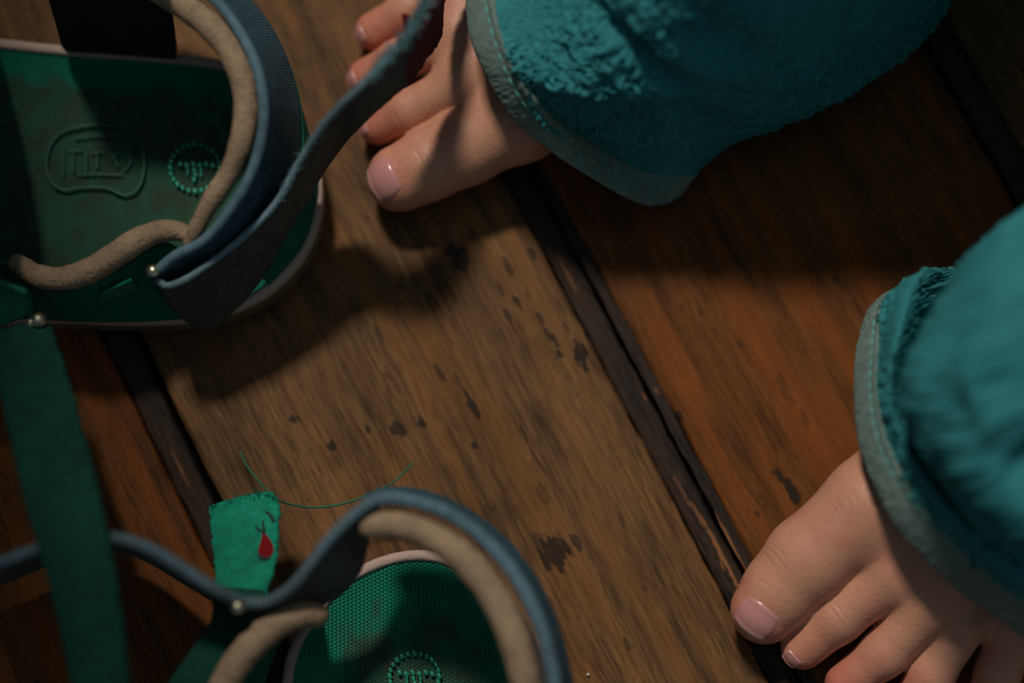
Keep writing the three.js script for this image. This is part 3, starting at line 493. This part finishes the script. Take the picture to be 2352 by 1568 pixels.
// knit of the footbed: ribs of open loops, 1.25 mm apart
const knit = (() => { const N = 128; const f = (x, y) => { const u = x / N * 4, v = y / N * 4 + (Math.floor(u) % 2) * 0.5, hole = Math.hypot(((u % 1) - 0.5) * 1.5, ((v % 1) - 0.5)); return clamp(1.15 - hole * 1.7); }; return { bump: dataTexture(N, N, (x, y) => { const v = 255 * f(x, y); return [v, v, v]; }, false, [1 / 0.0034, 1 / 0.0032]), map: dataTexture(N, N, (x, y) => { const k = 0.55 + 0.45 * f(x, y) + 0.12 * (noise2(x / 7, y / 7, 88) - 0.5); return [0.008 * k, 0.33 * k, 0.20 * k].map((c) => 255 * Math.pow(clamp(c), 1 / 2.2)); }, true, [1 / 0.0034, 1 / 0.0032]) }; })();
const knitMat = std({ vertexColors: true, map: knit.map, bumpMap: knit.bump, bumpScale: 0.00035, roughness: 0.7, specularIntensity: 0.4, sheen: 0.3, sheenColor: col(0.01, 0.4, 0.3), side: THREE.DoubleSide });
const stampMat = std({ color: col(0.02, 0.11, 0.07), roughness: 0.55, side: THREE.DoubleSide });
const longMat = clothMat(0.005, 0.062, 0.042, { seed: 83 });
const SOLE = 12;                                             // height of the sole's rim, mm
// outline in frame places at the rim's height; gives the wall, the pale rim and the hollowed footbed
function soleParts(parent, outline, dip) {
  const ring = new THREE.CatmullRomCurve3(outline.map(([x, y]) => at(x, y, SOLE)), true, 'centripetal').getSpacedPoints(240).slice(0, 240), c = ring.reduce((s, p) => s.add(p), V(0, 0, 0)).divideScalar(240);
  const nrm = ring.map((p, i) => { const t = ring[(i + 1) % 240].clone().sub(ring[(i + 239) % 240]).normalize(); const n = V(t.z, 0, -t.x); return n.dot(p.clone().sub(c)) > 0 ? n : n.negate(); });
  const off = (o, y) => ring.map((p, i) => p.clone().addScaledVector(nrm[i], o * mm).setY(y * mm));
  part(parent, 'outsole', gridGeo([off(-3, 0.3), off(-0.8, 0.3), off(-0.2, 1), off(0, 4), off(-0.3, 8.5), off(-0.1, 9)], true, (r, k) => [k * 0.0018, r * 0.002]), soleMat);
  part(parent, 'midsole_rim', gridGeo([off(-0.1, 9), off(0.25, 9.8), off(0.1, SOLE - 0.5), off(-0.5, SOLE), off(-1.6, SOLE), off(-2.2, SOLE - 0.6), off(-2.4, SOLE - 2)], true, (r, k) => [k * 0.0018, r * 0.002]), weltMat);
  const rows = []; for (let k = 0; k <= 90; k++) { const f = 1 - k / 90 * 0.995; rows.push(off(-2.2, SOLE).map((p) => { const q = c.clone().setY(p.y).lerp(p, f); const e = 1 - f; q.y = (SOLE - 0.9 - dip * (1 - Math.pow(1 - clamp(e * 2.4), 2.2))) * mm; return q; })); }
  const bed = gridGeo(rows, true, (r, k) => { const p = rows[r][k % 240]; return [p.x, p.z]; });
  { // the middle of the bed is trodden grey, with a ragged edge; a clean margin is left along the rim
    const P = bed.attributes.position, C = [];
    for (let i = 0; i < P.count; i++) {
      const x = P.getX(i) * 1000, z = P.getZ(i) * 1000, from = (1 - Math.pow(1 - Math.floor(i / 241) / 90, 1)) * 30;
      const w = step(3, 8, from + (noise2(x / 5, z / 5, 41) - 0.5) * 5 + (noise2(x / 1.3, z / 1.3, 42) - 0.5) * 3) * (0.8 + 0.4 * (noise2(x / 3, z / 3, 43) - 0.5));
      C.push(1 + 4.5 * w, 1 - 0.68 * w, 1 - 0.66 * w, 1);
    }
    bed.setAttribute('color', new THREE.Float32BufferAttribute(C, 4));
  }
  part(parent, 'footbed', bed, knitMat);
}
function stud(parent, px, py, h, r, away = V(0.1, 1, -0.1)) {
  const g = new THREE.LatheGeometry([[0.001, 0.62], [0.35, 0.58], [0.7, 0.42], [0.95, 0.15], [1.05, -0.15], [1.3, -0.25], [1.3, -0.6], [0.6, -0.6], [0.6, -2.2]].map(([x, y]) => new THREE.Vector2(x * r * mm, y * r * mm)), 28);
  const q = at(px, py, h); g.applyQuaternion(new THREE.Quaternion().setFromUnitVectors(V(0, 1, 0), away.clone().normalize())); g.translate(q.x, q.y, q.z);
  return part(parent, 'stud', g, metalMat);
}
// short loose fibres along an edge
function fuzz(line, count, len, seed, r = 0.05) {
  const R = rng(seed), L = smooth(pts(line), 200), out = [];
  for (let k = 0; k < count; k++) { const p = L[Math.floor(R() * 200)].clone().add(V((R() - 0.5) * 0.001, (R() - 0.5) * 0.0006, (R() - 0.5) * 0.001)), d = V(R() - 0.5, R() * 0.7, R() - 0.6).normalize(), l = len * mm * (0.4 + R()); out.push(roll([p, p.clone().addScaledVector(d, l * 0.5).add(V((R() - 0.5) * 0.0004, 0, 0)), p.clone().addScaledVector(d, l)], [r, r * 0.7], { n: 3, k: 4, caps: false })); }
  return mergeGeometries(out);
}
const tuft = (parent, geo, mat) => { const m = part(parent, 'frayed_fibres', geo, mat); m.userData.kind = 'stuff'; return m; };
// raised stamp: [points] lines on the footbed
const stampLine = (list, r, h) => roll(list.map(([x, y]) => [x, y, h]), [r, r], { n: 40, k: 8, squash: 0.7 });
function sizeStamp(cx, cy, rx, ry, h, from = 0, to = 24) {
  const g = []; const dot = (x, y, r, t = 0) => { const s = new THREE.SphereGeometry(r * mm, 10, 6); s.scale(0.8, 0.6, 1.25); s.rotateY(t); const q = at(x, y, h); s.translate(q.x, q.y, q.z); g.push(s); };
  for (let k = from; k < to; k++) { const a = k / 24 * 2 * Math.PI; dot(cx + Math.cos(a) * rx, cy + Math.sin(a) * ry, 0.55 + 0.1 * (k % 3 === 0), 0.4); }
  for (let k = 0; k < 6; k++) dot(cx - 34 + k * 15, cy - 8 + (k % 2) * 3, 0.6, 0.4);
  for (let k = 0; k < 3; k++) { dot(cx - 2 + (k % 2) * 3, cy + 6 + k * 11, 0.55); if (k < 2) { dot(cx + 14, cy + 6 + k * 10, 0.42); dot(cx - 17, cy + 5 + k * 8, 0.36); } }
  return mergeGeometries(g);
}

// ---- the sandal in the upper left corner, heel to the right
const upper = thing('sandal', at(330, 420, 0), 'green sandal with stamped footbed lying heel towards the toes of the upper bare foot', 'sandal');
soleParts(upper, [[-800, 400], [-690, 190], [-450, 80], [-200, 68], [0, 88], [140, 103], [400, 122], [520, 140], [620, 185], [692, 262], [732, 370], [738, 470], [706, 575], [640, 655], [560, 705], [450, 735], [300, 742], [130, 737], [-100, 745], [-400, 770], [-660, 700], [-790, 560]], 4.2);
part(upper, 'stamp', mergeGeometries([
  stampLine([[128, 430], [112, 408], [106, 382], [116, 332], [138, 306], [182, 291], [240, 287], [290, 299], [326, 335], [331, 380], [326, 415], [311, 440], [287, 449], [266, 442], [250, 433], [200, 430], [170, 433], [150, 438], [128, 430]], 0.36, 7.9),
  ...[[[145, 340], [146, 400]], [[158, 346], [186, 346]], [[168, 350], [168, 396]], [[198, 352], [198, 396]], [[223, 348], [224, 384]], [[210, 350], [236, 350]], [[254, 352], [271, 382]], [[272, 352], [256, 366]], [[292, 350], [300, 372], [288, 390]], [[178, 402], [230, 400], [280, 402]], [[172, 318], [240, 312], [292, 322]]].map((l) => stampLine(l, 0.26, 7.75)),
]), stampMat);
part(upper, 'size_mark', sizeStamp(448, 385, 57, 54, 8), std({ color: col(0.02, 0.36, 0.24), roughness: 0.4, side: THREE.DoubleSide })).userData.label = 'ring of raised dots around a T mark';
// the far side of the upper, seen from within
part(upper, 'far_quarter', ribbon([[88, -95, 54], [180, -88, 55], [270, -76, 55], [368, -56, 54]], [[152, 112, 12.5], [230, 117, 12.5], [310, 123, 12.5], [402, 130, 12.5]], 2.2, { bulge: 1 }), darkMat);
part(upper, 'heel_padding', roll([[240, -70, 43], [330, -40, 44], [420, 12, 44.5], [490, 66, 45], [542, 140, 45], [564, 220, 44.5], [558, 310, 44], [528, 395, 41], [482, 468, 38], [450, 528, 35], [438, 556, 33]], [2.6, 2.9, 2.9, 2.6, 2.3, 1.7], { lump: 0.12 }), suedeMat);
part(upper, 'heel_band', ribbon([[290, -90, 46], [400, -50, 47], [488, -4, 47], [552, 76, 47], [594, 170, 47], [606, 270, 46], [582, 385, 43], [525, 487, 40], [468, 553, 36], [402, 588, 33], [366, 618, 31], [352, 650, 30]], [[330, -120, 24], [440, -70, 24], [545, -20, 24], [628, 80, 24], [668, 180, 24], [684, 285, 24], [676, 395, 24], [628, 500, 24], [558, 575, 24], [470, 622, 20], [412, 650, 18], [380, 680, 17]], 1.8, { wob: 0.3, seed: 4 }), blueMat);
part(upper, 'heel_counter', ribbon([[620, 60, 24], [668, 170, 24], [688, 285, 24], [680, 400, 24], [630, 505, 24], [556, 590, 23]], [[600, 170, 12], [672, 245, 12], [716, 345, 12], [724, 450, 12], [694, 560, 12], [620, 650, 12]], 1.4), greenMat);
part(upper, 'near_padding', roll([[448, 556, 32], [420, 534, 32], [378, 530, 31], [326, 547, 31], [268, 584, 30], [205, 622, 29], [140, 640, 28], [85, 632, 27], [40, 606, 26]], [1.6, 2.5, 2.8, 2.8, 2.6, 2.3], { lump: 0.1 }), suedeMat);
part(upper, 'near_quarter', ribbon([[-40, 560, 24], [40, 622, 25], [130, 664, 26], [215, 648, 27], [300, 600, 28], [380, 558, 29], [432, 590, 28]], [[-60, 700, 12], [30, 726, 12], [130, 732, 12], [220, 736, 12], [310, 737, 12], [390, 733, 12], [440, 728, 12]], 1.6), greenMat);
part(upper, 'glossy_tab', ribbon([[235, 672, 26], [268, 655, 27], [300, 640, 28]], [[228, 694, 22], [268, 680, 23], [318, 668, 23]], 0.8), glossMat);
part(upper, 'vamp', ribbon([[-20, 60, 14], [-30, 150, 40], [-60, 300, 58], [-70, 440, 60], [-60, 560, 46], [-50, 690, 22]], [[-420, 60, 14], [-440, 150, 38], [-480, 300, 52], [-480, 440, 52], [-460, 560, 40], [-450, 740, 16]], 2, { n: 70 }), greenMat);
part(upper, 'instep_flap', ribbon([[-220, 520, 34], [-60, 610, 37], [55, 668, 36]], [[-220, 830, 20], [-60, 772, 28], [72, 722, 29]], 1.8, { bulge: 1.5 }), greenMat);
const looseStrap = part(upper, 'fastening_strap', ribbon([[366, 646, 30], [380, 656, 30], [418, 646, 30.5], [480, 606, 31.5], [560, 543, 33], [636, 464, 36], [690, 368, 40], [750, 280, 47], [850, 178, 58], [944, 74, 55]], [[392, 690, 20], [410, 712, 17], [440, 742, 13], [480, 756, 11], [545, 700, 12], [608, 626, 14], [668, 530, 14], [716, 430, 17], [768, 350, 24], [850, 262, 39], [934, 188, 38]], 2, { n: 160, wob: 0.7, seed: 8 }), greyMat);
looseStrap.userData.label = 'grey strap with frayed upper edge, hanging open';
part(looseStrap, 'strap_lining', ribbon([[900, 122, 57], [944, 76, 55], [984, 16, 50], [1006, -50, 46], [1026, -110, 43]], [[905, 208, 38.5], [940, 190, 37.5], [976, 135, 35], [1007, 90, 33], [1017, 0, 31], [1062, -80, 29]], 1.4, { wob: 1.6, seed: 15 }), maroonMat);
part(looseStrap, 'lining_scrap', ribbon([[924, 30, 50], [941, 34, 50]], [[928, 64, 48], [936, 56, 48]], 0.7, { n: 10 }), redMat);
tuft(looseStrap, mergeGeometries([fuzz([[640, 462, 36.9], [690, 366, 40.8], [750, 278, 47.6], [850, 176, 58.6], [944, 72, 55.6], [1000, -40, 47]], 1500, 1.0, 5), fuzz([[850, 178, 58.6], [944, 70, 55.6], [992, -20, 48.6]], 900, 2.0, 6, 0.07)]), std({ color: col(0.17, 0.32, 0.36), roughness: 0.9, side: THREE.DoubleSide }));
tuft(looseStrap, fuzz([[955, 66, 54.2], [985, 14, 50.4], [1010, -50, 46.2]], 700, 1.5, 9), pinkMat);
part(upper, 'band_binding', roll([[290, -90, 46.6], [400, -50, 47.6], [488, -4, 47.6], [552, 76, 47.6], [594, 170, 47.6], [606, 270, 46.6], [582, 385, 43.6], [525, 487, 40.6], [468, 553, 36.6], [402, 588, 33.6], [366, 618, 31.6]], [1.15, 1.15], { n: 120, k: 12 }), bindMat);
part(looseStrap, 'edge_binding', roll([[366, 646, 30.6], [380, 656, 30.6], [418, 646, 31], [480, 606, 32], [560, 543, 33.5], [636, 464, 36.5], [690, 368, 40.5], [750, 280, 47.5], [850, 178, 58.5], [942, 76, 55.4]], [0.8, 0.8], { n: 120, k: 10, lump: 0.3 }), paleBindMat);
stud(upper, 350, 619, 33, 1.15, V(-0.1, 0.9, -0.3)); stud(upper, 88, 732, 33, 1.25, V(0.1, 1, -0.2)); stud(upper, 70, 742, 32, 1.0, V(-0.3, 1, 0.2));
part(upper, 'long_strap', ribbon([[-14, 770, 30], [-4, 880, 38], [22, 1010, 46], [58, 1160, 52], [100, 1300, 53], [140, 1450, 49], [172, 1620, 44]], [[120, 752, 30], [160, 870, 38], [196, 1000, 46], [234, 1150, 52], [264, 1300, 53], [288, 1450, 49], [306, 1620, 44]], 1.7, { wob: 0.5, seed: 21, bulge: 1.2 }), longMat).userData.label = 'long dark green strap hanging loose';

// ---- the sandal at the bottom, heel towards the middle of the floor
const lower = thing('sandal', at(950, 1640, 0), 'green sandal at the bottom with its heel strap pushed back off the footbed', 'sandal');
soleParts(lower, [[660, 1500], [720, 1395], [782, 1328], [840, 1293], [905, 1270], [975, 1264], [1045, 1280], [1120, 1325], [1190, 1400], [1242, 1510], [1262, 1650], [1262, 1850], [1310, 2150], [1330, 2450], [1230, 2740], [990, 2850], [740, 2740], [640, 2420], [640, 2100], [655, 1850], [645, 1650]], 4.2);
part(lower, 'size_mark', sizeStamp(952, 1552, 57, 52, 8), std({ color: col(0.012, 0.26, 0.16), roughness: 0.4, side: THREE.DoubleSide }));
part(lower, 'heel_padding', roll([[852, 1204, 42], [900, 1203, 43], [960, 1216, 43.5], [1030, 1254, 44], [1094, 1312, 44], [1146, 1388, 44], [1182, 1470, 44], [1206, 1560, 43], [1218, 1660, 42], [1214, 1780, 40]], [2.9, 3.1, 3.2, 3.2, 3.1, 3], { lump: 0.14 }), suedeMat);
part(lower, 'heel_band', ribbon([[846, 1158, 44], [880, 1146, 45], [940, 1150, 45.5], [1010, 1172, 46], [1085, 1216, 46], [1156, 1286, 46], [1214, 1376, 46], [1250, 1466, 46], [1274, 1570, 45], [1284, 1680, 43], [1282, 1800, 36], [1268, 1920, 24], [1255, 2010, 14]], [[846, 1140, 32], [880, 1128, 32], [945, 1128, 32], [1020, 1148, 32], [1102, 1194, 32], [1178, 1262, 32], [1240, 1354, 32], [1282, 1452, 32], [1308, 1562, 32], [1318, 1680, 31], [1314, 1800, 26], [1295, 1920, 16], [1265, 2010, 11]], 1.8, { wob: 0.4, seed: 24 }), blueMat);
const twist = part(lower, 'fastening_strap', ribbon([[-60, 1312, 48], [0, 1292, 48], [70, 1266, 48], [150, 1238, 48], [230, 1232, 48], [290, 1240, 48], [360, 1268, 47], [440, 1318, 45], [510, 1362, 42], [570, 1384, 37], [620, 1380, 38], [672, 1346, 40], [716, 1292, 42], [760, 1236, 43.5], [812, 1184, 44.5], [868, 1146, 45]], [[-40, 1350, 8], [20, 1328, 8], [80, 1302, 8], [152, 1276, 8], [230, 1264, 8], [290, 1262, 8], [356, 1290, 10], [432, 1336, 13], [500, 1376, 17], [560, 1402, 23], [630, 1408, 24], [706, 1396, 25], [776, 1366, 26], [824, 1312, 28], [838, 1256, 30], [848, 1188, 33]], 2, { n: 170, wob: 0.5, seed: 28 }), clothMat(0.10, 0.112, 0.105, { seed: 93 }));
twist.userData.label = 'grey blue strap, twisted and unfastened';
part(lower, 'vamp', ribbon([[630, 2060, 13], [690, 1995, 38], [830, 1960, 54], [980, 1960, 58], [1130, 1975, 52], [1250, 2030, 36], [1310, 2100, 13]], [[640, 2420, 13], [690, 2450, 36], [830, 2480, 46], [980, 2490, 50], [1130, 2480, 44], [1270, 2440, 32], [1330, 2400, 13]], 2, { n: 70 }), greenMat);
part(lower, 'near_padding', roll([[726, 1412, 31], [694, 1410, 33], [648, 1426, 34], [598, 1462, 34], [552, 1512, 33], [516, 1572, 32], [490, 1650, 31], [480, 1760, 30]], [2.7, 3.1, 3.2, 3.1, 3], { lump: 0.1 }), suedeMat);
part(lower, 'near_quarter', ribbon([[712, 1424, 28], [640, 1430, 30], [570, 1478, 30], [505, 1545, 29], [470, 1640, 28], [455, 1760, 27]], [[730, 1392, 12], [660, 1440, 12], [620, 1520, 12], [600, 1600, 12], [596, 1700, 12], [600, 1800, 12]], 1.6), greenMat);
part(lower, 'side_strap', ribbon([[488, 1352, 24], [486, 1420, 26], [440, 1490, 26], [380, 1580, 25], [350, 1680, 22]], [[610, 1360, 26], [600, 1410, 28], [560, 1470, 28], [500, 1560, 27], [470, 1680, 25]], 1.4), longMat);
const tab = part(lower, 'pull_tab', ribbon([[481, 1166, 16.5], [484, 1210, 18.5], [490, 1265, 20.5], [494, 1320, 22], [490, 1372, 23], [486, 1425, 23]], [[630, 1130, 19], [643, 1160, 20], [641, 1215, 22], [638, 1275, 23.5], [624, 1330, 25], [600, 1425, 25]], 1.1, { n: 60, wob: 0.6, seed: 35, bulge: 0.9 }), tabMat);
tab.userData.label = 'bright green cloth tab with a red drop printed on it';
{ // the printed red drop with its dark stalks, a thin film on the tab
  const tabAt = (x, y) => { tab.updateWorldMatrix(true, false); const o = camera.position, d = at(x, y, 20).sub(o).normalize(), hit = new THREE.Raycaster(o, d).intersectObject(tab, false)[0]; return hit ? hit.point.add(V(0, 0.00008, 0)) : at(x, y, 22); }, drop = [[604, 1213], [610, 1226], [621, 1240], [628, 1256], [627, 1270], [616, 1279], [601, 1280], [594, 1273], [594, 1260], [598, 1246], [602, 1230]], c = tabAt(610, 1256), g = new THREE.BufferGeometry(), P = [c.x, c.y, c.z], I = [], L = new THREE.CatmullRomCurve3(drop.map(([x, y]) => tabAt(x, y)), true).getPoints(60);
  L.forEach((p) => P.push(p.x, p.y, p.z)); for (let i = 1; i < L.length; i++) I.push(0, i, i + 1);
  g.setAttribute('position', new THREE.Float32BufferAttribute(P, 3)); g.setIndex(I); g.computeVertexNormals();
  part(tab, 'printed_drop', g, redMat);
  part(tab, 'printed_stalk', mergeGeometries([roll([tabAt(588, 1210), tabAt(597, 1218), tabAt(606, 1222)], [0.25, 0.3], { n: 10, k: 6, squash: 0.4 }), roll([tabAt(604, 1196), tabAt(605, 1208), tabAt(607, 1222)], [0.2, 0.35], { n: 10, k: 6, squash: 0.4 }), roll([tabAt(612, 1176), tabAt(622, 1184), tabAt(628, 1196)], [0.3, 0.4], { n: 10, k: 6, squash: 0.4 }), roll([tabAt(596, 1276), tabAt(606, 1284), tabAt(620, 1281)], [0.4, 0.6, 0.3], { n: 10, k: 6, squash: 0.4 })]), inkMat);
}
part(tab, 'loose_thread', roll([[552, 1036, 4], [566, 1068, 7], [590, 1100, 11], [618, 1130, 17], [636, 1146, 19]], [0.22, 0.25, 0.25], { n: 50, k: 8 }), threadGreen);
part(tab, 'loose_thread', roll([[636, 1148, 19], [668, 1158, 16], [720, 1165, 13], [790, 1156, 12], [850, 1134, 13], [902, 1108, 14], [950, 1062, 12]], [0.24, 0.26, 0.2], { n: 70, k: 8 }), threadGreen);
tuft(tab, fuzz([[484, 1166, 17], [540, 1152, 18.2], [600, 1136, 19.4], [640, 1146, 20]], 140, 1.6, 12, 0.07), tabMat);
part(lower, 'band_binding', roll([[846, 1156, 44.6], [880, 1145, 45.6], [940, 1149, 46], [1010, 1171, 46.6], [1085, 1215, 46.6], [1156, 1285, 46.6], [1214, 1375, 46.6], [1250, 1465, 46.6], [1274, 1570, 45.6], [1284, 1680, 43.6], [1282, 1800, 36.6], [1268, 1920, 24.6], [1255, 2010, 14.6]], [1.5, 1.5], { n: 120, k: 12 }), bindMat);
part(twist, 'edge_binding', roll([[-60, 1312, 48.6], [0, 1292, 48.6], [70, 1266, 48.6], [150, 1238, 48.6], [230, 1232, 48.6], [290, 1240, 48.6], [360, 1268, 47.6], [440, 1318, 45.6], [510, 1362, 42.6], [570, 1384, 37.6], [620, 1380, 38.6], [672, 1346, 40.6], [716, 1292, 42.6], [760, 1236, 44], [812, 1184, 45], [862, 1148, 45.4]], [1.3, 1.3], { n: 150, k: 10 }), clothMat(0.10, 0.155, 0.19, { seed: 97 }));
stud(lower, 546, 1391, 41, 1.15, V(0.05, 1, -0.25));
// ---- a cupboard that stands just left of the frame and keeps the daylight off the lower left corner
{
  const c = at(-160, -1280, 0), W = 0.36, D = 0.115, H = 0.62, cup = thing('cupboard', V(c.x - W / 2, 0, c.z + D / 2), 'dark wooden cupboard standing left of the sandals, beyond the edge of the picture', 'cupboard'), o = cup.position;
  const b = (w, h, d, x, y, z) => box(w, h, d, new THREE.Matrix4().makeTranslation(o.x + x, o.y + y, o.z + z)), wood = std({ map: grime.map, roughness: 0.6 });
  part(cup, 'carcass', mergeGeometries([b(W, H - 0.02, D - 0.02, 0, (H - 0.02) / 2, -0.01)]), wood);
  part(cup, 'top', b(W + 0.004, 0.02, D + 0.004, 0, H - 0.01, 0), wood);
  for (const k of [-1, 1]) { const d = part(cup, 'door', b(W / 2 - 0.006, H - 0.06, 0.018, k * W / 4, H / 2, D / 2 - 0.011), wood); const g = new THREE.SphereGeometry(0.01, 16, 10); g.translate(o.x + k * 0.02, H / 2, o.z + D / 2 + 0.004); part(d, 'knob', g, metalMat); }
}
// a crumb on the floor and bits of lint
const crumb = new THREE.IcosahedronGeometry(0.00042, 1); crumb.translate(...at(1351, 1549, 0.35).toArray());
{ const m = new THREE.Mesh(crumb, std({ color: col(0.55, 0.5, 0.42), roughness: 0.8 })); m.name = 'crumb'; const w = at(1351, 1549, 0); m.position.copy(w); crumb.translate(-w.x, -w.y, -w.z); scene.add(m); tag(m, 'tiny pale crumb on the board beside the heel strap of the bottom sandal', 'crumb'); }
//@@END
function finish() {
  scene.traverse((o) => { if (o.isMesh) { o.castShadow = o.receiveShadow = true; } });
  windowLight.castShadow = true;
  renderer.render(scene, camera);
}
finish();
